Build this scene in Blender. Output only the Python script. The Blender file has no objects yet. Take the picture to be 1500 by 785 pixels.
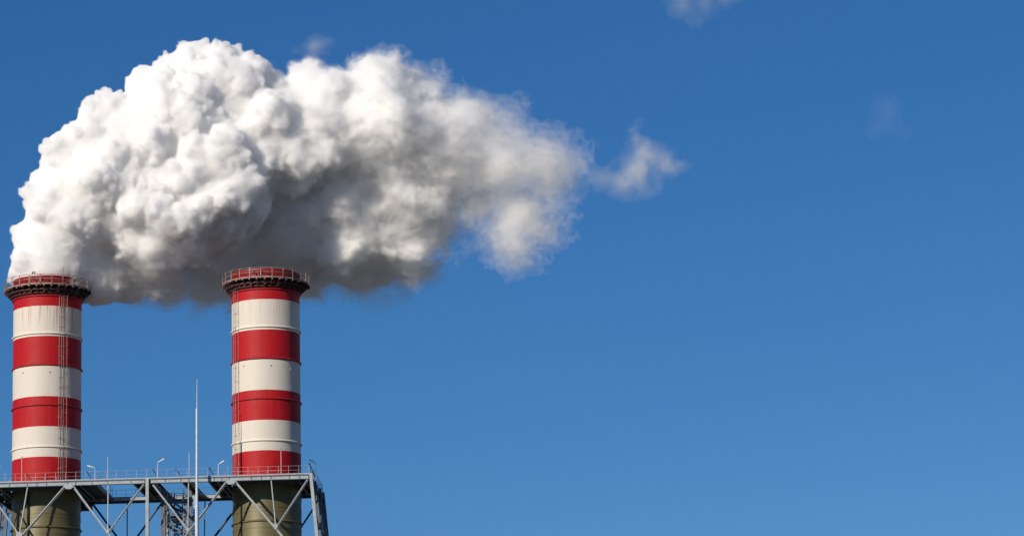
import bpy, bmesh, math, random
import numpy as np
from mathutils import Vector, Matrix

R = math.radians
sc = bpy.context.scene
col = sc.collection

# ------------------------------------------------------------------ camera
cd = bpy.data.cameras.new('camera')
cam = bpy.data.objects.new('camera', cd)
col.objects.link(cam)
rt = Vector((0.9989241808, 0.0407555483, -0.0221238835))
up = Vector((0.0303107780, -0.2127621294, 0.9766337763))
fw = Vector((-0.0350961203, 0.9762536871, 0.2137685682))
m = Matrix((rt, up, -fw)).transposed().to_4x4()
m.translation = Vector((69.124, -392.578, 1.7))
cam.matrix_world = m
cd.sensor_width = 36.0
cd.lens = 5000.0 / 1500.0 * 36.0
cd.clip_start = 1.0
cd.clip_end = 20000.0
sc.camera = cam

# ------------------------------------------------------------------ sky and sun
SUN_EL = R(23.0)
SUN_DIR = Vector((-0.588, -0.809, 0)).normalized()      # horizontal direction towards the sun
w = bpy.data.worlds.new('World')
sc.world = w
w.use_nodes = True
nt = w.node_tree
bg = nt.nodes['Background']
sky = nt.nodes.new('ShaderNodeTexSky')
sky.sky_type = 'NISHITA'
sky.sun_disc = False
sky.sun_elevation = SUN_EL
sky.sun_rotation = math.atan2(SUN_DIR.x, SUN_DIR.y)
sky.altitude = 0
sky.air_density = 1.0
sky.dust_density = 0.0
sky.ozone_density = 8.0
hsv = nt.nodes.new('ShaderNodeHueSaturation')          # the photograph was taken through a polarising filter: deeper blue
hsv.inputs['Saturation'].default_value = 1.115
hsv.inputs['Hue'].default_value = 0.503
nt.links.new(sky.outputs[0], hsv.inputs['Color'])
nt.links.new(hsv.outputs[0], bg.inputs[0])
bg.inputs[1].default_value = 0.0725

sd = bpy.data.lights.new('sun', 'SUN')
sd.energy = 4.7
sd.angle = R(0.53)
sd.color = (1.0, 0.90, 0.76)
sun = bpy.data.objects.new('sun', sd)
col.objects.link(sun)
to_sun = Vector((SUN_DIR.x * math.cos(SUN_EL), SUN_DIR.y * math.cos(SUN_EL), math.sin(SUN_EL)))
sun.rotation_euler = to_sun.to_track_quat('Z', 'Y').to_euler()
sun.location = (-200, -300, 300)

sc.render.engine = 'CYCLES'
sc.view_settings.view_transform = 'Standard'
sc.view_settings.look = 'None'
sc.view_settings.exposure = 0.0
sc.view_settings.gamma = 1.0
cy = sc.cycles
cy.use_denoising = True
cy.max_bounces = 44
cy.diffuse_bounces = 4
cy.glossy_bounces = 3
cy.volume_bounces = 40
cy.use_adaptive_sampling = True
cy.adaptive_threshold = 0.03
cy.adaptive_min_samples = 24
cy.transparent_max_bounces = 64
cy.sample_clamp_indirect = 6.0

# ------------------------------------------------------------------ helpers
def tag(o, label=None, cat=None, group=None, kind=None):
    if label: o['label'] = label
    if cat: o['category'] = cat
    if group: o['group'] = group
    if kind: o['kind'] = kind
    return o

def empty(name, loc=(0, 0, 0)):
    o = bpy.data.objects.new(name, None)
    o.empty_display_size = 1.0
    o.location = loc
    col.objects.link(o)
    return o

class MB:
    def __init__(s):
        s.v, s.f = [], []
    def box(s, lo, hi):
        x0, y0, z0 = lo; x1, y1, z1 = hi
        n = len(s.v)
        s.v += [(x0,y0,z0),(x1,y0,z0),(x1,y1,z0),(x0,y1,z0),(x0,y0,z1),(x1,y0,z1),(x1,y1,z1),(x0,y1,z1)]
        s.f += [tuple(n+i for i in q) for q in ((0,3,2,1),(4,5,6,7),(0,1,5,4),(1,2,6,5),(2,3,7,6),(3,0,4,7))]
        return s
    def bar(s, a, b, wd, dp, side=None):
        """rectangular bar from a to b: width wd across `side`-plane, depth dp along side"""
        a, b = Vector(a), Vector(b)
        d = (b - a).normalized()
        side = Vector(side) if side else Vector((0, 1, 0))
        side = side - d * side.dot(d)
        if side.length < 1e-4: side = d.orthogonal()
        side.normalize()
        o = d.cross(side)
        n = len(s.v)
        for p in (a, b):
            for i, j in ((-1,-1),(1,-1),(1,1),(-1,1)):
                s.v.append(tuple(p + o*(i*wd/2) + side*(j*dp/2)))
        s.f += [tuple(n+i for i in q) for q in ((0,1,2,3),(7,6,5,4),(0,4,5,1),(1,5,6,2),(2,6,7,3),(3,7,4,0))]
        return s
    def hsec(s, a, b, wd, dp, side=None, t=0.04):
        """H section from a to b, flanges facing `side`"""
        a, b = Vector(a), Vector(b)
        d = (b - a).normalized()
        sv = Vector(side) if side else Vector((0, 1, 0))
        sv = (sv - d*sv.dot(d)).normalized()
        k = sv * (dp/2 - t/2)
        s.bar(a-k, b-k, wd, t, sv)
        s.bar(a+k, b+k, wd, t, sv)
        s.bar(a, b, t, dp-2*t-0.006, sv)
        return s
    def tube(s, a, b, r0, r1=None, n=10, cap=True):
        r1 = r0 if r1 is None else r1
        a, b = Vector(a), Vector(b)
        d = (b - a).normalized()
        u = d.orthogonal().normalized(); v = d.cross(u)
        k = len(s.v)
        for p, r in ((a, r0), (b, r1)):
            for i in range(n):
                t = 2*math.pi*i/n
                s.v.append(tuple(p + u*(r*math.cos(t)) + v*(r*math.sin(t))))
        for i in range(n):
            j = (i+1) % n
            s.f.append((k+i, k+j, k+n+j, k+n+i))
        if cap:
            s.f.append(tuple(k+i for i in reversed(range(n))))
            s.f.append(tuple(k+n+i for i in range(n)))
        return s
    def path(s, pts, r, n=8, closed=False):
        m_ = len(pts)
        for i in range(m_ if closed else m_-1):
            s.tube(pts[i], pts[(i+1) % m_], r, n=n, cap=not closed)
        return s
    def lathe(s, prof, n=96, close=False, cx=0, cy=0):
        k = len(s.v); p = len(prof)
        for r, z in prof:
            for i in range(n):
                t = 2*math.pi*i/n
                s.v.append((cx + r*math.cos(t), cy + r*math.sin(t), z))
        for j in range(p if close else p-1):
            j2 = (j+1) % p
            for i in range(n):
                i2 = (i+1) % n
                s.f.append((k+j*n+i, k+j*n+i2, k+j2*n+i2, k+j2*n+i))
        return s
    def poly(s, pts, z0, z1):
        """vertical prism"""
        n = len(s.v); k = len(pts)
        s.v += [(x, y, z0) for x, y in pts] + [(x, y, z1) for x, y in pts]
        s.f.append(tuple(n+i for i in reversed(range(k)))); s.f.append(tuple(n+k+i for i in range(k)))
        for i in range(k):
            j = (i+1) % k
            s.f.append((n+i, n+j, n+k+j, n+k+i))
        return s
    def build(s, name, mat, parent=None, smooth=False, loc=None):
        me = bpy.data.meshes.new(name)
        me.from_pydata(s.v, [], s.f)
        me.materials.append(mat)
        bm = bmesh.new(); bm.from_mesh(me)
        bmesh.ops.recalc_face_normals(bm, faces=bm.faces)
        if smooth:
            for f in bm.faces: f.smooth = True
            for e in bm.edges:
                if len(e.link_faces) == 2 and e.calc_face_angle(0) > R(35): e.smooth = False
        bm.to_mesh(me); bm.free()
        o = bpy.data.objects.new(name, me)
        col.objects.link(o)
        if parent: o.parent = parent
        if loc: o.location = loc
        return o

# ------------------------------------------------------------------ materials
def mat(name):
    m = bpy.data.materials.new(name)
    m.use_nodes = True
    n = m.node_tree.nodes
    return m, m.node_tree, n['Principled BSDF']

def node(t, kind, **kw):
    n = t.nodes.new(kind)
    for k, v in kw.items(): setattr(n, k, v)
    return n

def mth(t, op, a, b=None, clamp=False):
    n = node(t, 'ShaderNodeMath', operation=op, use_clamp=clamp)
    for i, x in enumerate((a, b)):
        if x is None: continue
        if isinstance(x, (int, float)): n.inputs[i].default_value = x
        else: t.links.new(x, n.inputs[i])
    return n.outputs[0]

def mixc(t, f, a, b, blend='MIX'):
    n = node(t, 'ShaderNodeMix', data_type='RGBA', blend_type=blend)
    for s, x in ((n.inputs[0], f), (n.inputs[6], a), (n.inputs[7], b)):
        if isinstance(x, (int, float)): s.default_value = x
        elif isinstance(x, tuple): s.default_value = (*x, 1)
        else: t.links.new(x, s)
    return n.outputs[2]

def noise(t, vec, scale, detail=4, rough=.55, dist=0):
    n = node(t, 'ShaderNodeTexNoise')
    n.inputs['Scale'].default_value = scale
    n.inputs['Detail'].default_value = detail
    n.inputs['Roughness'].default_value = rough
    n.inputs['Distortion'].default_value = dist
    t.links.new(vec, n.inputs['Vector'])
    return n.outputs['Fac']

def objco(t, scale=(1, 1, 1)):
    c = node(t, 'ShaderNodeTexCoord')
    mp = node(t, 'ShaderNodeMapping')
    mp.inputs['Scale'].default_value = scale
    t.links.new(c.outputs['Object'], mp.inputs['Vector'])
    return mp.outputs[0], c.outputs['Object']

def ramp(t, f, stops):
    n = node(t, 'ShaderNodeValToRGB')
    e = n.color_ramp.elements
    while len(e) < len(stops): e.new(0.5)
    for el, (p, c) in zip(e, stops):
        el.position = p
        el.color = (c, c, c, 1) if isinstance(c, (int, float)) else (*c, 1)
    t.links.new(f, n.inputs[0])
    return n.outputs[0]

def bump(t, bsdf, h, strength=.3, dist=.05):
    b = node(t, 'ShaderNodeBump')
    b.inputs['Strength'].default_value = strength
    b.inputs['Distance'].default_value = dist
    t.links.new(h, b.inputs['Height'])
    t.links.new(b.outputs[0], bsdf.inputs['Normal'])

BANDS = (84.0, 80.40, 76.85, 73.26, 69.72, 66.16)

def stack_paint(name, dirt):
    """red and white painted rings, weathered: rust runs, dirt patches, faint sheet seams"""
    m, t, b = mat(name)
    L = t.links
    mp, ob = objco(t)
    sep = node(t, 'ShaderNodeSeparateXYZ'); L.new(ob, sep.inputs[0])
    z = sep.outputs[2]
    wob = mth(t, 'MULTIPLY', mth(t, 'SUBTRACT', noise(t, ob, 1.3, 3), .5), .06)
    zz = mth(t, 'ADD', z, wob)
    # alternate: red above 84, white 84..80.4, red ...
    acc = None
    for i, zb in enumerate(BANDS):
        g = mth(t, 'LESS_THAN', zz, zb)
        g = mth(t, 'MULTIPLY', g, 1.0 if i % 2 == 0 else -1.0)
        acc = g if acc is None else mth(t, 'ADD', acc, g)
    white = acc
    big = noise(t, ob, .55, 5, .6)
    streakv, _ = objco(t, (5.0, 5.0, .10))
    st = noise(t, streakv, 1.0, 5, .62)
    streak = ramp(t, st, ((.52, 0.0), (.70, 1.0)))
    finev, _ = objco(t, (16, 16, .5))
    fine = noise(t, finev, 1.0, 3, .6)
    red = mixc(t, big, (.32, .005, .009), (.41, .008, .013))
    red = mixc(t, mth(t, 'MULTIPLY', streak, .35), red, (.36, .05, .05))
    wht = mixc(t, big, (.57, .525, .465), (.63, .58, .515))
    wht = mixc(t, mth(t, 'MULTIPLY', mth(t, 'SUBTRACT', fine, .35), .5, True), wht, (.60, .54, .46))
    # runs of red paint and soot under the gallery: strongest in the top white ring
    top = node(t, 'ShaderNodeMapRange')
    top.inputs['From Min'].default_value = 80.6; top.inputs['From Max'].default_value = 84.2
    L.new(z, top.inputs['Value'])
    k = mth(t, 'MULTIPLY', mth(t, 'MULTIPLY', top.outputs[0], streak), dirt*2.4, True)
    wht = mixc(t, k, wht, (.46, .25, .20))
    k2 = mth(t, 'MULTIPLY', streak, .16 * dirt, True)
    wht = mixc(t, k2, wht, (.45, .40, .34))
    c = mixc(t, white, red, wht)
    b.inputs['Specular IOR Level'].default_value = .2
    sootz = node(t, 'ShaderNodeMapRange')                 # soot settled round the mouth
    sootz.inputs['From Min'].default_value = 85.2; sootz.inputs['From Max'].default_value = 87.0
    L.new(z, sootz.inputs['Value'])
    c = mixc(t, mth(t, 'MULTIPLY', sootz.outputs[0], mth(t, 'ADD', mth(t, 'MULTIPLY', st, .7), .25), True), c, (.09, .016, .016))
    # narrow welded seams in the sheets, half way between flanges
    L.new(c, b.inputs['Base Color'])
    rg = mth(t, 'ADD', mth(t, 'MULTIPLY', big, .25), .45)
    L.new(rg, b.inputs['Roughness'])
    sv, _ = objco(t, (.25, .25, 3.2))
    bump(t, b, mth(t, 'ADD', noise(t, sv, 1.0, 3), mth(t, 'MULTIPLY', noise(t, ob, .5, 2), 1.4)), .45, .05)
    return m

M = {}
M['paint_dirty'] = stack_paint('weathered_red_white_paint', 1.0)
M['paint_clean'] = stack_paint('red_white_paint', .35)

m, t, b = mat('olive_cladding')
mp, ob = objco(t)
sv, _ = objco(t, (.12, .12, 5.0))
h = noise(t, sv, 1.0, 4, .6)
big = noise(t, ob, .6, 4)
c = mixc(t, h, (.105, .088, .036), (.17, .145, .07))
c = mixc(t, mth(t, 'MULTIPLY', big, .5), c, (.115, .105, .05))
t.links.new(c, b.inputs['Base Color'])
b.inputs['Metallic'].default_value = .2
b.inputs['Roughness'].default_value = .48
bump(t, b, h, .25, .04)
M['olive'] = m

def plain(name, c0, c1, rough=.5, metal=0, sc_=1.5, bmp=0):
    m, t, b = mat(name)
    mp, ob = objco(t)
    f = noise(t, ob, sc_, 5, .6)
    t.links.new(mixc(t, ramp(t, f, ((.35, 0.), (.65, 1.))), c0, c1), b.inputs['Base Color'])
    b.inputs['Roughness'].default_value = rough
    b.inputs['Metallic'].default_value = metal
    if bmp: bump(t, b, f, bmp, .02)
    return m

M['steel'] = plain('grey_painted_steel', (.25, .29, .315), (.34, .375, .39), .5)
M['steel_dark'] = plain('shade_darkened_steel', (.065, .09, .13), (.10, .13, .175), .5)  # steel of soffit, rear and inner parts, with their shade put into the colour
M['deck'] = plain('deck_grating_plate', (.03, .032, .035), (.045, .047, .05), .7)
M['galv'] = plain('galvanised_rail', (.50, .50, .49), (.62, .61, .59), .45, .1)
M['dull'] = plain('dull_galvanised_steel', (.20, .18, .17), (.30, .27, .25), .6)
M['rail_grey'] = plain('grey_deck_rail', (.28, .28, .28), (.40, .39, .38), .5)
M['rail_red'] = plain('weathered_gallery_rail', (.17, .10, .085), (.33, .23, .20), .65)
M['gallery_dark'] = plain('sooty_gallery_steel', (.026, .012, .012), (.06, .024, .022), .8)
M['soot'] = plain('soot', (.015, .013, .012), (.03, .028, .026), .9)
M['red'] = plain('red_paint', (.27, .008, .012), (.36, .012, .018), .5)
M['white'] = plain('white_paint', (.70, .65, .56), (.78, .73, .64), .45)
M['mast'] = plain('pale_mast_paint', (.42, .49, .57), (.50, .56, .63), .45)
M['lens'] = plain('dark_lamp_lens', (.02, .02, .022), (.04, .02, .02), .7)
M['ground'] = plain('dry_earth', (.08, .078, .07), (.13, .125, .115), .95, 0, .02)

# ------------------------------------------------------------------ ground
g = MB().lathe([(0.01, 0), (60, 0), (400, 0), (6000, 0)], 64).build('ground', M['ground'])
tag(g, 'dry brown ground around the power plant', 'ground', kind='structure')

# ------------------------------------------------------------------ chimneys
RS = 4.0
def ring_part(name, r0, r1, z0, z1, mt, parent, n=96):
    return MB().lathe([(r0, z0), (r1, z0), (r1, z1), (r0, z1)], n, close=True).build(name, mt, parent, smooth=True)

def flange(name, z, mt, parent, h=.13, o=.17):
    r = RS + .006
    return MB().lathe([(r, z-h), (RS+o*.8, z-h), (RS+o, z-h*.6), (RS+o, z-.02), (RS+o*.55, z+.05), (r, z+.09)], 96, close=True).build(name, mt, parent, smooth=True)

def chimney(x, paint, label, ladder_deg, pipe_degs, rod_deg, lamp_deg, seed, strip_deg=None):
    rnd = random.Random(seed)
    root = empty('chimney', (x, 0, 0))
    tag(root, label, 'chimney', 'red and white power plant chimneys')
    # shaft with mouth
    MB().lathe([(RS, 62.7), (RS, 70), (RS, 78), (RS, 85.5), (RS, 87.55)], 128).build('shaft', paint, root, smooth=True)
    MB().lathe([(RS+.003, 87.5), (RS+.07, 87.5), (RS+.07, 87.64), (3.72, 87.64), (3.72, 87.5)], 96).build('rim', M['red'], root, smooth=True)
    MB().lathe([(3.70, 87.63), (3.70, 60.0)], 96).build('flue_liner', M['soot'], root, smooth=True)
    MB().lathe([(3.99, 0), (3.99, 30), (3.99, 57.9), (3.99, 62.69)], 128).build('lower_shaft', M['olive'], root, smooth=True)
    for z, mt in ((85.28, 'red'), (80.80, 'white'), (77.05, 'red'), (72.30, 'red'), (67.40, 'white'), (58.05, 'olive'), (53.2, 'olive')):
        flange('flange', z, M[mt], root)
    for z in (60.9, 59.55, 59.15, 57.2):
        ring_part('cladding_rib', 3.985, 4.03, z-.035, z+.035, M['olive'], root)
    # gallery
    GR, ZD = 5.0, 86.42
    N = 24
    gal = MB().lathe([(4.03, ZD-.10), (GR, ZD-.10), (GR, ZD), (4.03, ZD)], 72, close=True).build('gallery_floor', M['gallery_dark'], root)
    for i in range(N):
        a0 = 2*math.pi*(i+.04)/N; a1 = 2*math.pi*(i+.96)/N
        q = MB()
        q.bar((GR*1.012*math.cos(a0), GR*1.012*math.sin(a0), ZD+.03), (GR*1.012*math.cos(a1), GR*1.012*math.sin(a1), ZD+.03), .17, .03, (math.cos((a0+a1)/2), math.sin((a0+a1)/2), 0))
        q.build('kick_plate', M['rail_red'], root)
    for z, nm in ((ZD+1.14, 'gallery_top_rail'), (ZD+.62, 'gallery_mid_rail')):
        ro_ = MB().path([(GR*1.015*math.cos(2*math.pi*i/48), GR*1.015*math.sin(2*math.pi*i/48), z) for i in range(48)], .030, 6, closed=True).build(nm, M['rail_red'], root)
        if nm == 'gallery_top_rail': ro = ro_
    for i in range(N):
        a = 2*math.pi*i/N
        d = Vector((math.cos(a), math.sin(a), 0)); s = Vector((-d.y, d.x, 0))
        p = d * (GR*1.02)
        MB().bar(p + Vector((0, 0, ZD-.18)), p + Vector((0, 0, ZD+1.15)), .11, .055, d).build('rail_post', M['rail_red'], ro)
    for i in range(36):
        a = 2*math.pi*(i+.5)/36
        d = Vector((math.cos(a), math.sin(a), 0)); s = Vector((-d.y, d.x, 0))
        br = MB(); GE = GR + rnd.uniform(.02, .24)
        # knee bracket: top arm, diagonal, wall plate
        top = Vector((0, 0, ZD-.20))
        br.bar(d*4.03+top, d*GE+top, .16, .16, (0, 0, 1))
        if i % 2: br.bar(d*(GR-.55)+top+Vector((0, 0, -.1)), d*(GR-.55)+top+Vector((0, 0, -.1-rnd.uniform(.3, .6))), .2, .3, d)
        br.bar(d*4.06+Vector((0, 0, ZD-1.10)), d*(GR-.08)+Vector((0, 0, ZD-.26)), .10, .12, s)
        n = len(br.v)
        for k in (-.012, .012):
            for rr, zz in ((4.03, ZD-1.12), (4.03, ZD-.29), (GR-.25, ZD-.29)):
                br.v.append(tuple(d*rr + s*k + Vector((0, 0, zz))))
        br.f += [(n, n+1, n+2), (n+5, n+4, n+3), (n, n+3, n+4, n+1), (n+1, n+4, n+5, n+2), (n+2, n+5, n+3, n)]
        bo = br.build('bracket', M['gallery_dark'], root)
        # pale bolted cap on the arm's end
        MB().bar(d*(GE+.004)+top, d*(GE+.03)+top, .18, .14, (0, 0, 1)).build('bracket_cap', M['rail_red'], bo)
    # intermediate gallery beams, a lower ring beam
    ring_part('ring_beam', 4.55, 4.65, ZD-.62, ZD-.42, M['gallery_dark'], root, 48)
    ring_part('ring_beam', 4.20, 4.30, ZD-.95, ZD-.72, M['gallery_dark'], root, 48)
    # ladder from platform to gallery
    def along(deg, r, z):
        a = R(deg) - math.pi/2
        return Vector((r*math.cos(a), r*math.sin(a), z))
    lad = MB()
    hw = math.degrees(.22/4.25)
    for sgn in (-1, 1):
        lad.tube(along(ladder_deg+sgn*hw, 4.24, 62.9), along(ladder_deg+sgn*hw, 4.24, ZD-.1), .024, n=6)
    z = 63.1
    while z < ZD-.3:
        lad.tube(along(ladder_deg-hw, 4.24, z), along(ladder_deg+hw, 4.24, z), .014, n=5)
        z += .32
    z = 63.4
    while z < ZD-.4:
        for sgn in (-1, 1):
            lad.bar(along(ladder_deg+sgn*hw, 4.01, z), along(ladder_deg+sgn*hw, 4.24, z), .06, .04, (0, 0, 1))
        z += 1.6
    lad.build('ladder', M['dull'], root)
    for pd in pipe_degs:
        q = MB()
        q.tube(along(pd, 4.12, 62.8), along(pd, 4.12, ZD-.1), .026, n=8)
        z = 63.6
        while z < ZD-.5:
            q.box(*[tuple(along(pd, 4.09, z) + Vector((e*.055, e*.04, e*.035))) for e in (-1, 1)])
            z += 1.2
        q.build('conduit', M['dull'], root)
    if strip_deg is not None:
        q = MB().tube(along(strip_deg, 4.24, 30), along(strip_deg, 4.24, 62.1), .10, n=8)
        q.build('dark_strip', M['soot'], root)  # black tube added for a dark upright line on the lower shaft
    # junction boxes and access ports
    for dg, zb in ((14, 76.1), (-34, 76.2), (52, 75.9)):
        p = along(dg, 4.02, zb)
        MB().box(tuple(p + Vector((-.055, -.055, -.07))), tuple(p + Vector((.055, .055, .07)))).build('sensor_box', M['dull'], root)
    # pair of dark obstruction lamps on the top rail
    for e in (-1.4, 1.4):
        p = along(lamp_deg+e, GR*1.015, ZD+1.16)
        MB().lathe([(.01, 0), (.05, 0), (.05, .08), (.085, .085), (.07, .30), (.01, .31)], 12).build('obstruction_lamp', M['lens'], root, loc=p)
    p = along(lamp_deg, GR*.985, ZD+.5)
    MB().box(tuple(p+Vector((-.12, -.08, 0))), tuple(p+Vector((.12, .08, .40)))).build('lamp_control_box', M['lens'], root)
    p = along(rod_deg, GR*1.0, ZD+1.0)
    MB().tube(p, p+Vector((.10, 0, .9)), .03, .02, 6).tube(p+Vector((.10, 0, .9)), p+Vector((.22, 0, 1.75)), .016, .008, 5).build('lightning_rod', M['gallery_dark'], root)
    return root

SEP = 25.864
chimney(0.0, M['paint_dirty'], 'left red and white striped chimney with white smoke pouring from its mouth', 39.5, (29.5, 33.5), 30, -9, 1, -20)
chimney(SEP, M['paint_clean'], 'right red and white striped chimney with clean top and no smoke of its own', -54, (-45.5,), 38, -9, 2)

# ------------------------------------------------------------------ supporting steel structure
YF, YR = -7.3, 7.3
ZB, ZT = 62.20, 62.60            # beam bottom and top
XL, XR = -5.83, 31.69
XC = (XL + XR) / 2
struct = empty('support_structure', (0, 0, 0))
tag(struct, 'grey steel truss structure with walkway deck holding both chimneys', 'steel structure')

# front fascia panels between joints
J = [XL+.12, -2.96, -.91, .23, 1.33, 3.73, 4.68, 6.57, 8.38, 11.05, XC-.28, XC+.34, 14.98, 16.79, 17.73, 20.63, 21.5, 22.36, 24.87, 26.05, 27.15, 29.3, 30.44, XR-.22]
for a, b2 in zip(J[:-1], J[1:]):
    if a > XC-.3 and b2 < XC+.4: continue
    q = MB()
    q.box((a+.05, YF, ZB), (b2-.05, YF+.03, ZT-.08))
    q.build('fascia_panel', M['steel'], struct)
q = MB()
q.box((XL, YF+.10, ZB-.02), (XR, YF+.13, ZT))                       # web
q.box((XL, YF-.06, ZT-.05), (XR, YF+.34, ZT))                       # top flange
q.box((XL, YF+.033, ZB-.05), (XR, YF+.34, ZB-.021))                 # bottom flange
for a in J: q.box((a-.025, YF+.035, ZB-.015), (a+.025, YF+.095, ZT-.055))
q.build('front_beam', M['steel_dark'], struct)
q = MB()
q.box((XL, YF-.02, ZT+.10), (XR, YF+.01, ZT+.24))
q.build('kick_plate', M['steel'], struct)
# rear beam, pale outer face seen through the openings, dark walkway soffit
q = MB()
q.box((XL, 5.60, ZB+.02), (XR, 5.66, ZT-.02))
q.build('fascia_panel', M['steel'], struct)
q = MB()
q.box((XL, 7.0, ZB-.10), (XR, YR, ZT))
for x in np.arange(XL+.6, XR, 1.55): q.box((float(x)-.06, 5.67, ZB+.05), (float(x)+.06, 6.99, ZT-.02))
q.build('rear_beam', M['steel_dark'], struct)
q = MB(); q.box((XL, 6.7, 61.45), (4.3, 6.98, ZB-.12)); q.box((XL, 6.7, 61.30), (4.3, 7.2, 61.44))
q.build('hanging_girder', M['steel_dark'], struct)

def plate_with_hole(x0, x1, y0, y1, cx, r, z0, z1):
    """deck plate with a round hole for a chimney, as a closed ring of quads"""
    q = MB(); n = 96
    inner, outer = [], []
    for i in range(n):
        a = 2*math.pi*(i+.5)/n
        c, s = math.cos(a), math.sin(a)
        inner.append((cx + r*c, r*s))
        k = min((x1-cx)/c if c > 1e-9 else 1e9, (x0-cx)/c if c < -1e-9 else 1e9, y1/s if s > 1e-9 else 1e9, y0/s if s < -1e-9 else 1e9)
        outer.append((cx + k*c, k*s))
    for z in (z0, z1):
        q.v += [(x, y, z) for x, y in inner] + [(x, y, z) for x, y in outer]
    for i in range(n):
        j = (i+1) % n
        q.f += [(i, j, n+j, n+i), (2*n+i, 3*n+i, 3*n+j, 2*n+j), (i, 2*n+i, 2*n+j, j), (n+i, n+j, 3*n+j, 3*n+i)]
    for cxn, cyn in ((x0, y0), (x1, y0), (x1, y1), (x0, y1)):      # fill the clipped corners
        pass
    return q
ZP = ZT + .004
YG = YF + .36
plate_with_hole(XL, 6.96, YG, 5.55, 0.0, 4.12, ZP, ZP+.06).build('deck_plate', M['deck'], struct)
plate_with_hole(SEP-6.0, XR, YG, 5.55, SEP, 4.12, ZP, ZP+.06).build('deck_plate', M['deck'], struct)
q = MB()
q.box((XL, YF+.0, ZP+.0), (XR, YF+.34, ZP+.06))
q.build('deck_plate', M['deck'], struct)
MB().box((6.97, YF+.36, ZP), (SEP-6.02, -6.2, ZP+.06)).build('deck_plate', M['deck'], struct)
MB().box((XL, 5.67, ZT+.004), (XR, YR, ZT+.064)).build('deck_plate', M['deck'], struct)
MB().box((11.2, -6.18, ZP), (13.9, 5.55, ZP+.06)).build('deck_plate', M['deck'], struct)
MB().box((16.9, -6.18, ZP), (17.8, 5.55, ZP+.06)).build('deck_plate', M['deck'], struct)
# joists under the plates, running front to back
for x in (-4.9, -4.35, 4.35, 5.1, 6.9, 11.3, 12.1, 13.6, 16.95, 17.7, SEP-5.9, SEP-4.9, SEP-4.35, SEP+4.35, SEP+5.1):
    q = MB()
    q.box((x-.02, YF+.36, ZB), (x+.02, 5.58, ZT))
    q.box((x-.11, YF+.36, ZB-.03), (x+.11, 5.58, ZB-.001))
    q.build('joist', M['steel_dark'], struct)
for cx in (0, SEP):
    for y in (-4.45, 4.45):
        q = MB(); q.box((cx-5.6, y-.02, ZB+.032), (cx+5.6, y+.02, ZT-.01)); q.box((cx-5.6, y-.1, ZB+.003), (cx+5.6, y+.1, ZB+.03))
        q.build('joist', M['steel_dark'], struct)

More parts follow.
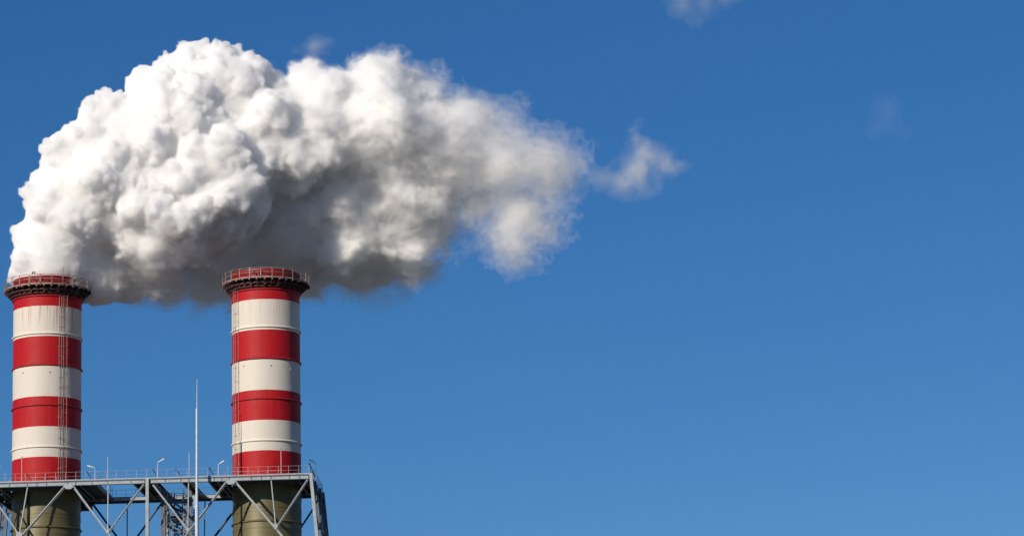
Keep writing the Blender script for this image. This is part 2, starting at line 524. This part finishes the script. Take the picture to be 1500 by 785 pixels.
# trusses, front and rear: main posts, big diagonals, hangers, sub-diagonals
def leg(x_top, y_top, dx, dy, z_top=ZT+.15, wd=.36, dp=.46, mt='steel'):
    k = z_top
    MB().hsec((x_top, y_top, z_top), (x_top+dx*k, y_top+dy*k, 0), wd, dp, (0, 1, 0)).build('leg', M[mt], struct)
SPL = .088
def truss(y, front):
    st = M['steel'] if front else M['steel_dark']
    yo = y + (.0 if front else 0)
    for x0, sgn in ((XL, -1), (XR, 1)):
        leg(x0 + sgn*.02, yo, sgn*SPL, 0, mt='steel' if front else 'steel_dark')
    MB().hsec((XC, yo, ZT+.12 if front else ZB-.15), (XC, yo, 0), .36, .52, (0, 1, 0)).build('leg', st, struct)
    zb = ZB - .06
    W, D = .17, .26
    def br(a, b, name='diagonal_brace', w_=W, d_=D):
        A, B = Vector((a[0], yo+.16, a[1])), Vector((b[0], yo+.16, b[1]))
        q = MB()
        if name == 'diagonal_brace':          # channel section: proud upper flange, recessed web, thin lower flange
            u = (B-A).normalized().cross(Vector((0, 1, 0)))
            if u.z < 0: u = -u
            q.bar(A+u*w_*.32, B+u*w_*.32, w_*.66, d_, (0, 1, 0))
            back = Vector((0, d_*.42, 0))
            q.bar(A-u*w_*.36+back, B-u*w_*.36+back, w_*.70, .03, (0, 1, 0))
            q.bar(A-u*w_*.73+back*.3, B-u*w_*.73+back*.3, .02, d_*.6, (0, 1, 0))
        else:
            q.bar(A, B, w_, d_, (0, 1, 0))
        q.build(name, st, struct)
    lx = lambda z: XL - .02 - SPL*(ZT-z)
    rx = lambda z: XR + .02 + SPL*(ZT-z)
    z1 = 50.6
    br((4.30, zb), (XC-.25, z1)); br((22.05, zb), (XC+.25, z1))
    br((3.45, zb), (lx(z1)+.2, z1)); br((22.98, zb), (rx(z1)-.2, z1))
    # hangers and sub-diagonals from the middle nodes
    for n, h, tp in (((8.36, 56.75), (8.38, zb), (XC-.42, zb-.05)), ((17.55, 56.75), (17.65, zb), (13.5, zb-.1)),
                     ((-1.83, 56.6), (-.91, zb), None), ((27.62, 56.8), (27.14, zb), (31.36, zb))):
        br((n[0], n[1]), h, 'hanger', .12, .16)
        if n[0] == 17.55: continue
        if tp: br((n[0]+.1, n[1]-.1), tp, 'diagonal_brace', .14, .2)
    br((13.55, zb-.15), (17.75, 56.4), 'diagonal_brace', .14, .2)
    br((-1.75, 56.5), (lx(zb)+.3, zb), 'diagonal_brace', .14, .2)
    # lower panels of the bracing
    br((XC-.25, z1-.3), (lx(38)+.2, 38)); br((XC+.25, z1-.3), (rx(38)-.2, 38))
    br((lx(38)+.2, 37.7), (XC-.25, 25)); br((rx(38)-.2, 37.7), (XC+.25, 25))
    for z in (50.4, 37.85, 25):
        br((lx(z)+.25, z), (rx(z)-.25, z), 'tie_beam', .26, .3)
    # gusset plates
    for gx, gz, w2, h2 in ((3.86, zb-.12, .5, .26), (22.52, zb-.12, .5, .26), (8.36, 56.72, .2, .2), (17.55, 56.72, .2, .2), (-1.83, 56.55, .34, .38), (27.62, 56.78, .24, .3)):
        q = MB()
        n = len(q.v)
        for yy in (yo-.01, yo+.02):
            q.v += [(gx-w2, yy, gz+h2), (gx+w2, yy, gz+h2), (gx+w2, yy, gz-.05), (gx+w2*.5, yy, gz-h2), (gx-w2*.5, yy, gz-h2), (gx-w2, yy, gz-.05)]
        q.f += [tuple(range(6)), tuple(range(11, 5, -1))] + [(i, (i+1) % 6, 6+(i+1) % 6, 6+i) for i in range(6)]
        q.build('gusset_plate', st, struct)
truss(YF, True)
truss(YR, False)
# end frames: middle legs, end beams and cross bracing
for x0, sgn in ((XL, -1), (XR, 1)):
    for y in (-3.0, 3.0):
        leg(x0 + sgn*.02, y, sgn*SPL, 0, ZT-.02, .42, .5, 'steel_dark')
    q = MB()
    q.box((x0-.03, YF+.36, ZB-.25), (x0+.03, YR, ZT-.003))
    q.box((x0-.12, YF+.36, ZB-.30), (x0+.12, YR, ZB-.26))
    q.build('end_beam', M['steel_dark'], struct)
    X = lambda z: x0 + sgn*(.02 + SPL*(ZT-z))
    for ya, yb in ((YF, -3.0), (-3.0, 3.0), (3.0, YR)):
        for za, zb2 in ((ZB-.3, 57.2), (57.0, 51.5)):
            MB().bar((X(za), ya+.25, za), (X(zb2), yb-.25, zb2), .16, .16, (1, 0, 0)).build('diagonal_brace', M['steel'], struct)
            MB().bar((X(za)+sgn*.14, yb-.25, za), (X(zb2)+sgn*.14, ya+.25, zb2), .16, .16, (1, 0, 0)).build('diagonal_brace', M['steel_dark'], struct)
        MB().bar((X(57.1), ya+.26, 57.1), (X(57.1), yb-.26, 57.1), .22, .25, (0, 0, 1)).build('tie_beam', M['steel_dark'], struct)
# small floodlight brackets below the deck
for x, y, z in ((-4.2, -5.4, 61.75), (-4.3, -3.2, 61.2), (-3.6, -1.6, 61.0), (22.9, -6.4, 61.95)):
    q = MB(); q.tube((x, y, ZB-.001), (x, y, z), .02, n=6); q.tube((x, y-.16, z-.12), (x, y+.12, z), .13, .09, 10)
    q.build('floodlight', M['galv'], struct)

# railings: each a thing of its own run along a deck edge
def railing(name, pts, label, step=1.18, h=1.05, mt='rail_grey', z0=ZP+.06, group='railings on the steel deck', r=.015):
    root = empty(name, (pts[0][0], pts[0][1], z0))
    tag(root, label, 'railing', group)
    off = Vector((pts[0][0], pts[0][1], z0))
    top, mid = MB(), MB()
    for (xa, ya), (xb, yb) in zip(pts[:-1], pts[1:]):
        a, b2 = Vector((xa, ya, z0)) - off, Vector((xb, yb, z0)) - off
        top.tube(a+Vector((0, 0, h)), b2+Vector((0, 0, h)), r, n=6)
        mid.tube(a+Vector((0, 0, h*.52)), b2+Vector((0, 0, h*.52)), r*.75, n=6)
        n = max(1, round((b2-a).length/step))
        for i in range(n+1):
            if i == n and (xb, yb) != pts[-1]: continue
            p = a.lerp(b2, i/n)
            MB().bar(p, p+Vector((0, 0, h)), .034, .034, (0, 1, 0)).build('rail_post', M[mt], root)
    top.build('top_rail', M[mt], root)
    mid.build('mid_rail', M[mt], root)
    return root
railing('railing', [(XL, YF+.05), (XR-.2, YF+.05)], 'long pale front railing running the whole length of the deck edge')
railing('railing', [(XL, YR-.05), (XR, YR-.05)], 'dark rear railing seen through the deck openings and above the deck', mt='steel_dark')
railing('railing', [(XR-.02, YF+.3), (XR-.02, YR-.1)], 'short railing across the right end of the deck beside the right chimney', mt='steel_dark')
railing('railing', [(XL+.02, YF+.3), (XL+.02, YR-.1)], 'short railing across the left end of the deck beside the left chimney', mt='steel_dark')
railing('railing', [(SEP-4.3, -4.9), (SEP+2.2, -4.9)], 'low inner railing close in front of the foot of the right chimney', h=.95, step=1.5)
railing('railing', [(-3.4, -4.9), (2.0, -4.9)], 'low inner railing close in front of the foot of the left chimney', h=.95, step=1.3)
railing('railing', [(6.9, -6.1), (6.9, 5.5)], 'inner railing along the right side of the left chimney platform', mt='steel_dark', step=1.45)
railing('railing', [(SEP-6.0, -6.1), (SEP-6.0, 5.5)], 'inner railing along the left side of the right chimney platform', mt='steel_dark', step=1.45)

# inclined dark pipe stubs (cable ladders) rising over the deck beside the chimneys
for x, y, lab in ((-.75, -6.6, 'dark sloping strut leaning on the deck in front of the left chimney'),
                  (6.25, -6.6, 'dark sloping strut on the deck just to the right of the left chimney'),
                  (13.9, -6.6, 'dark sloping strut on the deck above the middle post'),
                  (16.55, -6.6, 'small dark sloping strut on the deck left of the tall pale mast'),
                  (20.4, -6.6, 'dark sloping strut on the deck left of the right chimney')):
    o = empty('strut', (x, y, ZP+.06)); tag(o, lab, 'strut', 'sloping struts on the deck')
    MB().bar((0, 0, .55), (-.42, 0, 1.15), .10, .10, (0, 1, 0)).build('arm', M['soot'], o)
    MB().bar((0, 0, 0), (0, 0, .60), .07, .07, (0, 1, 0)).build('base', M['steel_dark'], o)
    MB().tube((-.40, 0, 1.10), (-.47, 0, 1.22), .09, .07, 8).build('cap', M['soot'], o)
o = empty('strut', (XR-.15, -1.0, ZP+.06)); tag(o, 'long dark sloping strut at the right end of the deck', 'strut', 'sloping struts on the deck')
MB().bar((.35, -3.2, .2), (-.12, -5.4, 1.5), .12, .12, (0, 1, 0)).build('arm', M['steel_dark'], o)
MB().bar((.12, -4.3, -.02), (.12, -4.3, .86), .07, .07, (0, 1, 0)).build('base', M['steel_dark'], o)

# deck lamps: thin pole with an angled pale luminaire
def lamp(x, y, h, dx, label, dz=.32):
    o = empty('deck_lamp', (x, y, ZP+.06))
    tag(o, label, 'lamp', 'small lamps on the deck')
    MB().tube((0, 0, 0), (0, 0, h), .04, .03, 8).build('pole', M['galv'], o)
    a, b2 = Vector((math.copysign(.12, dx), 0, h+.06)), Vector((dx, 0, h+.06+dz))
    MB().tube((0, 0, h-.02), a, .035, n=6).build('bracket', M['galv'], o)
    q = MB(); q.bar(a, b2, .10, .20, (0, 1, 0)); q.bar(a.lerp(b2, .45), b2.lerp(a, -.06), .14, .24, (0, 1, 0))
    q.build('lamp_head', M['galv'], o)
lamp(14.07, -7.0, 1.92, .70, 'deck lamp with pale head tilted up right above the middle post')
lamp(21.07, -7.0, 1.50, .62, 'deck lamp with pale head close to the left of the right chimney')
lamp(6.83, -7.0, 1.50, -.85, 'deck lamp with pale head tilted left beside the left chimney', .2)
lamp(-4.75, -7.0, 1.85, .60, 'deck lamp with pale head at the left border of the photo', .1)
lamp(31.50, 1.0, 2.62, -.72, 'deck lamp with pale head at the right end of the deck', .34)

# lightning rods standing on the front edge
for x, ztop, lab in ((-1.59, 65.63, 'thin rod standing in front of the base of the left chimney'),
                     (8.35, 65.51, 'thin pale rod above the deck right of the left chimney'),
                     (17.72, 65.79, 'thin dark-tipped rod on the deck beside the tall pale mast'),
                     (28.30, 65.73, 'thin rod standing in front of the base of the right chimney')):
    o = empty('lightning_rod', (x, -7.2, ZP+.06)); tag(o, lab, 'rod', 'thin rods on the deck edge')
    h = ztop - ZP - .06
    MB().tube((0, 0, 0), (0, 0, h-.12), .034, .026, 8).build('pole', M['galv'], o)
    MB().tube((0, 0, h-.12), (0, 0, h+.1), .055, .03, 8).build('tip', M['steel_dark'], o)

# tall pale mast in front of the structure
mast = empty('mast', (18.84, -9.0, 0))
tag(mast, 'tall pale stepped mast standing in front of the steel structure between the chimneys', 'mast')
MB().tube((0, 0, 0), (0, 0, 59.0), .42, .225, 16).build('lower_pole', M['mast'], mast, smooth=True)
MB().tube((0, 0, 59.0), (.03, 0, 70.35), .165, .135, 14).build('upper_pole', M['mast'], mast, smooth=True)
MB().tube((.03, 0, 70.35), (.06, 0, 73.75), .065, .03, 10).build('tip_rod', M['mast'], mast, smooth=True)
MB().lathe([(.22, 58.95), (.27, 58.95), (.27, 59.1), (.17, 59.15)], 16).build('collar', M['mast'], mast)

# stair tower under the deck
st = empty('stair_tower', (15.4, 0, 0))
tag(st, 'dark open stair tower with zigzag flights below the deck by the middle post', 'stair tower')
for x in (-1.35, 1.95):
    for y in (-3.0, .6):
        MB().hsec((x, y, ZB-.06), (x, y, 0), .30, .34, (0, 1, 0)).build('post', M['steel'] if y > 0 else M['steel_dark'], st)
for x, y, n_ in ((-.95, -3.4, 0), (-.55, -2.2, 1), (1.35, -3.5, 0)):
    q = MB()
    for e in (-.16, .16): q.bar((x+e, y, 61.9), (x+e, y, 30), .06, .05)
    zz = 61.7
    while zz > 46: q.bar((x-.16, y, zz), (x+.16, y, zz), .04, .03, (0, 0, 1)); zz -= .34
    q.build('cable_ladder', M['dull'], st)
for x, y, r_ in ((-.95, -3.48, .05), (-1.02, -2.8, .09), (-.2, -1.2, .07), (.6, .2, .09), (1.75, -2.6, .08)):
    MB().tube((x, y, 62.0), (x, y, 20), r_, n=8).build('pipe', M['steel_dark'], st)
for y in (-3.0, .6):
    zz = 61.6
    while zz > 46:
        MB().bar((-1.35, y+.05, zz), (1.95, y+.05, zz-2.5), .12, .12).build('brace', M['steel_dark'], st)
        MB().bar((1.95, y-.08, zz), (-1.35, y-.08, zz-2.5), .12, .12).build('brace', M['steel_dark'], st)
        MB().bar((-1.2, y, zz-2.55), (1.8, y, zz-2.55), .2, .2).build('tie_beam', M['steel_dark'], st)
        zz -= 2.6
z = 61.0; k = 0
while z > 46:
    ld = MB().box((-1.3, -3.1, z-.42), (1.9, -1.5, z-.36)).box((-1.3, -3.12, z-.62), (1.9, -3.104, z-.36)).build('landing', M['steel_dark'], st)
    MB().box((-1.3, -.1, z-1.72), (1.9, .7, z-1.66)).box((-1.3, -.12, z-1.92), (1.9, -.104, z-1.66)).build('landing', M['steel_dark'], st)
    for fl in range(2):
        q = MB()
        y0 = -1.6 if fl == 0 else -.95
        for i in range(8):
            f = i/7
            xs = (-1.05 + 2.6*f) if fl == 0 else (1.55 - 2.6*f)
            zs = z - .5 - 1.25*f - 1.25*fl
            q.box((xs-.15, y0-.42, zs-.02), (xs+.15, y0+.12, zs+.025))
        q.build('stair_flight', M['galv'], st)
        q = MB()
        xa, xb = (-1.2, 1.7) if fl == 0 else (1.7, -1.2)
        for yy in (y0-.47, y0+.17):
            q.bar((xa, yy, z-.45-1.25*fl), (xb, yy, z-1.85-1.25*fl), .24, .05, (0, 1, 0))
            q.tube((xa, yy, z+.5-1.25*fl), (xb, yy, z-.85-1.25*fl), .03, n=6)
        q.build('stringer', M['steel_dark'], st)
    for zz, yy, dz in ((z+.15, -3.05, 0), (z+.55, -3.05, 0), (z-1.15, .68, 0), (z-.75, .68, 0)):
        MB().tube((-1.3, yy, zz), (1.9, yy, zz), .03, n=6).build('handrail', M['steel_dark'], ld)
    for i in range(5): MB().bar((-1.2+i*.75, -3.05, z-.36), (-1.2+i*.75, -3.05, z+.55), .05, .05).build('rail_post', M['steel_dark'], ld)
    MB().bar((-1.3, -3.2, z-.4), (1.9, -3.2, z-2.9), .10, .08, (0, 1, 0)).build('brace', M['steel_dark'], st)
    z -= 2.55; k += 1

# ------------------------------------------------------------------ smoke
class Perlin:
    """gradient noise on arrays of points"""
    def __init__(s, seed):
        rs = np.random.RandomState(seed)
        s.p = rs.permutation(512).astype(np.int32)
        gv = rs.normal(size=(512, 3)).astype(np.float32)
        s.g = gv / np.linalg.norm(gv, axis=1, keepdims=True)
    def __call__(s, P):
        i = np.floor(P).astype(np.int32)
        f = (P - i).astype(np.float32)
        u = f*f*f*(f*(f*6-15)+10)
        out = np.zeros(len(P), np.float32)
        for dx in (0, 1):
            wx = u[:, 0] if dx else 1-u[:, 0]
            hx = s.p[(i[:, 0]+dx) & 511]
            for dy in (0, 1):
                wy = u[:, 1] if dy else 1-u[:, 1]
                hy = s.p[(hx+i[:, 1]+dy) & 511]
                for dz in (0, 1):
                    wz = u[:, 2] if dz else 1-u[:, 2]
                    g = s.g[s.p[(hy+i[:, 2]+dz) & 511]]
                    d = g[:, 0]*(f[:, 0]-dx) + g[:, 1]*(f[:, 1]-dy) + g[:, 2]*(f[:, 2]-dz)
                    out += wx*wy*wz*d
        return out

def fbm(pn, P, scale, octaves, gain=.55, billow=False):
    P = (P*scale).astype(np.float32)
    s = np.zeros(len(P), np.float32); a = 1.0; tot = 0
    for o in range(octaves):
        n = pn(P + o*17.3)
        s += a*((np.abs(n)*2.6 - .62) if billow else n*1.5)
        tot += a; a *= gain; P = P*2.03
    return s/tot

class Field:
    """signed distance field on a grid: union of puffs, then noise"""
    def __init__(s, lo, hi, h):
        s.lo = np.array(lo, np.float32); s.h = h
        s.n = np.ceil((np.array(hi)-s.lo)/h).astype(int)+1
        s.ax = [s.lo[k]+h*np.arange(s.n[k], dtype=np.float32) for k in range(3)]
        s.f = np.full(s.n, 50.0, np.float32)
    def ball(s, c, r, k, sq=(1, 1, 1)):
        c = np.array(c); m = r*max(sq)*1.02 + 3*k + 1.2
        a = np.maximum(np.floor((c-m-s.lo)/s.h).astype(int), 0)
        b = np.minimum(np.ceil((c+m-s.lo)/s.h).astype(int)+1, s.n)
        if (b <= a).any(): return
        X, Y, Z = [((s.ax[q][a[q]:b[q]]-c[q])/sq[q])**2 for q in range(3)]
        d = (np.sqrt(X[:, None, None]+Y[None, :, None]+Z[None, None, :]) - r)*min(sq)
        v = s.f[a[0]:b[0], a[1]:b[1], a[2]:b[2]]
        if k > 0:
            t = np.maximum(k-np.abs(d-v), 0)/k
            v[...] = np.minimum(d, v) - t*t*k*.25
        else:
            np.minimum(v, d, out=v)
    def at(s, p):
        i = np.clip(((np.array(p)-s.lo)/s.h).astype(int), 0, s.n-1)
        return s.f[tuple(i)]
    def displace(s, fn, band):
        idx = np.nonzero(np.abs(s.f) < band)
        P = np.stack([s.ax[q][idx[q]] for q in range(3)], 1)
        s.f[idx] -= fn(P, s.f[idx])
    def mesh(s, f):
        """surface nets: vertices and quads of the zero surface of f"""
        ins = f < 0
        c = np.zeros(np.array(f.shape)-1, np.uint8)
        for dx in (0, 1):
            for dy in (0, 1):
                for dz in (0, 1):
                    c += ins[dx:ins.shape[0]-1+dx, dy:ins.shape[1]-1+dy, dz:ins.shape[2]-1+dz]
        act = np.nonzero((c > 0) & (c < 8))
        nv = len(act[0])
        ids = np.full(c.shape, -1, np.int32); ids[act] = np.arange(nv)
        A = np.stack(act, 1)
        acc = np.zeros((nv, 3), np.float32); cnt = np.zeros(nv, np.float32)
        V = [f[A[:, 0]+(q & 1), A[:, 1]+(q >> 1 & 1), A[:, 2]+(q >> 2 & 1)] for q in range(8)]
        for a in range(8):
            for bit in (1, 2, 4):
                if a & bit: continue
                b = a | bit
                va, vb = V[a], V[b]
                m = (va < 0) != (vb < 0)
                t = np.where(m, va/(va-vb+1e-12), 0)
                base = np.array([a & 1, a >> 1 & 1, a >> 2 & 1], np.float32)
                dirv = np.array([bit & 1, bit >> 1 & 1, bit >> 2 & 1], np.float32)
                acc += m[:, None]*(base+t[:, None]*dirv); cnt += m
        verts = s.lo + s.h*(A + acc/np.maximum(cnt, 1)[:, None])
        quads = []
        for q in range(3):
            u, v = (q+1) % 3, (q+2) % 3
            sl0 = [slice(None)]*3; sl1 = [slice(None)]*3
            sl0[q] = slice(0, -1); sl1[q] = slice(1, None)
            ch = ins[tuple(sl0)] != ins[tuple(sl1)]
            e = np.stack(np.nonzero(ch), 1)
            ok = (e[:, u] > 0) & (e[:, v] > 0) & (e[:, u] < f.shape[u]-1) & (e[:, v] < f.shape[v]-1)
            e = e[ok]
            def cell(du, dv):
                k = e.copy(); k[:, u] += du; k[:, v] += dv
                return ids[k[:, 0], k[:, 1], k[:, 2]]
            Q = np.stack([cell(-1, -1), cell(0, -1), cell(0, 0), cell(-1, 0)], 1)
            flip = ~ins[e[:, 0], e[:, 1], e[:, 2]]
            Q[flip] = Q[flip][:, ::-1]
            quads.append(Q)
        return verts, np.concatenate(quads)

def np_mesh(name, V, Q, mt, parent=None):
    me = bpy.data.meshes.new(name)
    me.vertices.add(len(V)); me.vertices.foreach_set('co', V.astype(np.float32).ravel())
    me.loops.add(Q.size); me.loops.foreach_set('vertex_index', Q.astype(np.int32).ravel())
    me.polygons.add(len(Q))
    me.polygons.foreach_set('loop_start', np.arange(0, Q.size, 4, dtype=np.int32))
    me.polygons.foreach_set('loop_total', np.full(len(Q), 4, np.int32))
    me.polygons.foreach_set('use_smooth', np.ones(len(Q), bool))
    me.update(calc_edges=True)
    me.materials.append(mt)
    o = bpy.data.objects.new(name, me)
    col.objects.link(o)
    if parent: o.parent = parent
    return o

def vapour(name, density, color=(.9975, .9975, .9975), g=0.0, skin=0.0):
    m = bpy.data.materials.new(name); m.use_nodes = True
    t = m.node_tree; t.nodes.clear()
    out = t.nodes.new('ShaderNodeOutputMaterial')
    v = t.nodes.new('ShaderNodeVolumeScatter')
    v.inputs['Density'].default_value = density
    v.inputs['Color'].default_value = (*color, 1)
    v.inputs['Anisotropy'].default_value = g
    t.links.new(v.outputs[0], out.inputs['Volume'])
    if skin > 0:
        a = t.nodes.new('ShaderNodeBsdfTransparent'); d = t.nodes.new('ShaderNodeBsdfDiffuse')
        d.inputs['Color'].default_value = (.95, .95, .95, 1)
        x = t.nodes.new('ShaderNodeMixShader'); x.inputs[0].default_value = skin
        t.links.new(a.outputs[0], x.inputs[1]); t.links.new(d.outputs[0], x.inputs[2])
        t.links.new(x.outputs[0], out.inputs['Surface'])
    return m

BIG = [(0.2,0,89.0,4.9),(1.2,0,92.7,5.5),(3.4,0,96.5,6.7),(6.5,0,100.9,7.5),(10.0,1,104.1,7.8),(15.4,3,106.1,8.7),(19.7,4,110.1,8.1),(13.1,2,95.4,7.8),(19.1,3,100.5,8.6),(11.9,5,90.7,4.8),(18.8,12,95.0,7.4),(25.8,6,105.7,9.3),(27.0,14,98.7,9.7),(23.0,19,92.6,4.4),(32.7,8,107.3,9.3),(35.3,15,98.6,9.7),(39.8,8,107.5,9.3),(42.1,14,99.9,9.2),(44.4,8,110.4,5.7),(47.1,10,105.2,7.9),(38.4,18,93.2,4.9),(45.3,16,96.0,4.4),(53.3,10,103.3,6.8),(58.2,11,103.4,5.3),(56.2,12,97.3,5.5),(55.2,12,92.9,3.2),(60.5,11,100.5,4.0),(58.0,12,95.1,3.0),(50.1,9,107.9,5.0),(50.5,13,98.5,4.6),(44.3,18,92.6,2.1),(3.6,2,88.8,3.9),(6.0,4,88.8,4.1),(9.1,7,89.3,4.3),(12.8,10,88.8,4.0),(16.9,14,89.2,3.7),(20.7,17,89.7,3.4),(28.9,20,91.7,4.4),(35.0,18,91.6,4.2),(42.2,17,91.8,3.7)]
def sstep(x, a, b):
    t = np.clip((x-a)/(b-a), 0, 1); return t*t*(3-2*t)
rs = np.random.RandomState(11)
F = Field((-9, -12, 82), (67, 34, 124), .20)
for x, y, z, r in BIG:
    F.ball((x, y, z), r*.84, 2.0)
def children(parents, n_per, rlo, rhi, seat, keep, k):
    out = []
    for x, y, z, r in parents:
        n = int(n_per*(r/7)**1.3*(1-.5*float(sstep(np.float32(x), 18, 40)))) + 3
        for _ in range(n):
            d = rs.normal(size=3); d /= np.linalg.norm(d)
            p = np.array((x, y, z)) + d*r*seat
            if F.at(p) < keep*r: continue
            out.append((*p, r*rs.uniform(rlo, rhi)))
    for b in out: F.ball(b[:3], b[3], k)
    return out
L0 = [(x, y, z, r*.84) for x, y, z, r in BIG]
L1 = children(L0, 75, .20, .40, .86, -.16, .6)
L2 = children([b for b in L1 if b[0] < 50], 110, .22, .44, .89, -.30, .24)
L3 = children([b for b in L2 if b[0] < 42 and b[3] > .55], 80, .30, .52, .87, -.35, .12)
pn = Perlin(5)
def disp(P, f0):
    far = np.maximum(sstep(P[:, 0], 22, 52), .6*sstep(P[:, 0], 5, 13)*sstep(-P[:, 2], -95, -89))                      # older smoke is torn and soft, young smoke is tight and knobbly
    W = np.stack([pn(P*.16+3), pn(P*.16+41), pn(P*.16+77)], 1)*1.2
    b = fbm(pn, P+W*.6, .75, 4, .62, True)
    w = fbm(pn, P*np.array((.6, 1, .9), np.float32)+W*2, .20, 6, .62)
    w2 = fbm(pn, P+W, .7, 4, .6)
    w3 = fbm(pn, P+W*.5, 1.7, 3, .6)
    far2 = sstep(P[:, 0], 44, 60)
    return (.36-.05*far)*b + (.30+3.2*far+1.6*far2)*w + (.12+1.5*far)*w2 + (.12+1.1*far)*w3 - .2*far - .35*far2
F.displace(disp, 4.0)
smoke = empty('smoke_plume', (0.2, 0, 87.6))
tag(smoke, 'huge white and grey smoke plume billowing from the left chimney and drifting right', 'smoke')
XX = F.ax[0][:, None, None]
far2 = sstep(XX, 44, 60)
far = np.maximum(sstep(XX, 20, 54), .65*sstep(XX, 5, 13)*sstep(-F.ax[2][None, None, :], -95, -89))
LEV = ((0.0, 0.0, -.9, .035, 'thin_veil', .02), (.03, .35, -.3, .07, 'loose_veil', 0), (.05, .8, .3, .2, 'loose_billow', 0), (.07, 1.25, 1.1, .5, 'billow', 0), (.09, 1.9, 2.2, 2.0, 'dense_core', 0))
for t0, t1, t2, dens, nm, skin in LEV:
    V, Q = F.mesh(F.f + (t0 + (t1-t0)*far + t2*far2).astype(np.float32))
    np_mesh(nm, V - np.array((0.2, 0, 87.6)), Q, vapour(nm, dens, skin=skin), smoke)

def wisp(name, label, cat, puffs, density, seed, amp, scale, group=None, h=.2):
    P = np.array(puffs); pad = P[:, 3].max()*1.2+amp*1.5
    W = Field(P[:, :3].min(0)-pad, P[:, :3].max(0)+pad, h)
    for x, y, z, r in puffs: W.ball((x, y, z), r, 1.5)
    q = Perlin(seed)
    def fn(P, f0):
        wv = np.stack([q(P*.2+3), q(P*.2+41), q(P*.2+77)], 1)*2.0
        return amp*fbm(q, P+wv, scale, 7, .66) - amp*.1
    W.displace(fn, amp*1.3+1)
    c = P[:, :3].mean(0)
    root = empty(name, tuple(c)); tag(root, label, cat, group)
    names = ('veil', 'thin_vapour', 'vapour', 'thick_vapour', 'inner_vapour', 'core')
    for i in range(6):
        V, Q = W.mesh(W.f + np.float32(amp*.13*i))
        if len(V) < 30: continue
        np_mesh(names[i], V - c, Q, vapour(name+'_vapour', density*(.10, .14, .2, .3, .4, .5)[i], skin=.006 if i == 0 else 0), root)


wisp('smoke_wisp', 'torn grey smoke wisp drifting just beyond the right tip of the big plume', 'smoke',
     [(70.2,33,113.2,.9),(70.5,33,111.4,1.5),(71.3,33,109.4,2.5),(73.6,33,108.0,2.2),(75.6,33,107.8,1.0),(70.6,33,107.2,2.7),(71.4,33,105.0,2.0),(67.9,33,105.6,2.2),(65.4,33,106.6,1.9),(63.0,33,107.7,1.9),(60.8,33,108.2,1.9)], .27, 31, 2.6, .34)
wisp('cloud_scrap', 'pale scrap of cloud at the top edge of the photo', 'cloud',
     [(76.8,36,129.7,2.3),(79.5,36,130.1,2.1),(77.8,36,127.8,1.4),(82.2,36,130.9,1.8),(76.4,36,132.5,2.4),(84.5,36,131.6,1.8)], .13, 22, 2.6, .22)
wisp('faint_cloud_scrap', 'very faint greyish scrap of vapour alone in the blue sky at right', 'cloud',
     [(102.9,38,115.1,2.1),(101.5,38,113.3,1.4),(105.0,38,112.3,1.1)], .011, 23, 2.2, .25)
wisp('smoke_tuft', 'small thin smoke tuft above the top of the plume', 'smoke',
     [(30.4,16,120.4,1.8),(28.2,16,119.7,1.1),(32.1,16,120.7,1.1)], .14, 24, 1.8, .3)
wisp('smoke_veil', 'thin grey smoke veil hanging below the plume right of the right chimney', 'smoke',
     [(31.0,24,93.0,3.6),(36.2,24,91.9,3.9),(40.4,24,91.4,3.4),(37.8,24,89.3,2.1),(43.5,24,92.6,2.1),(29.7,24,90.4,1.8)], .11, 25, 2.6, .2)
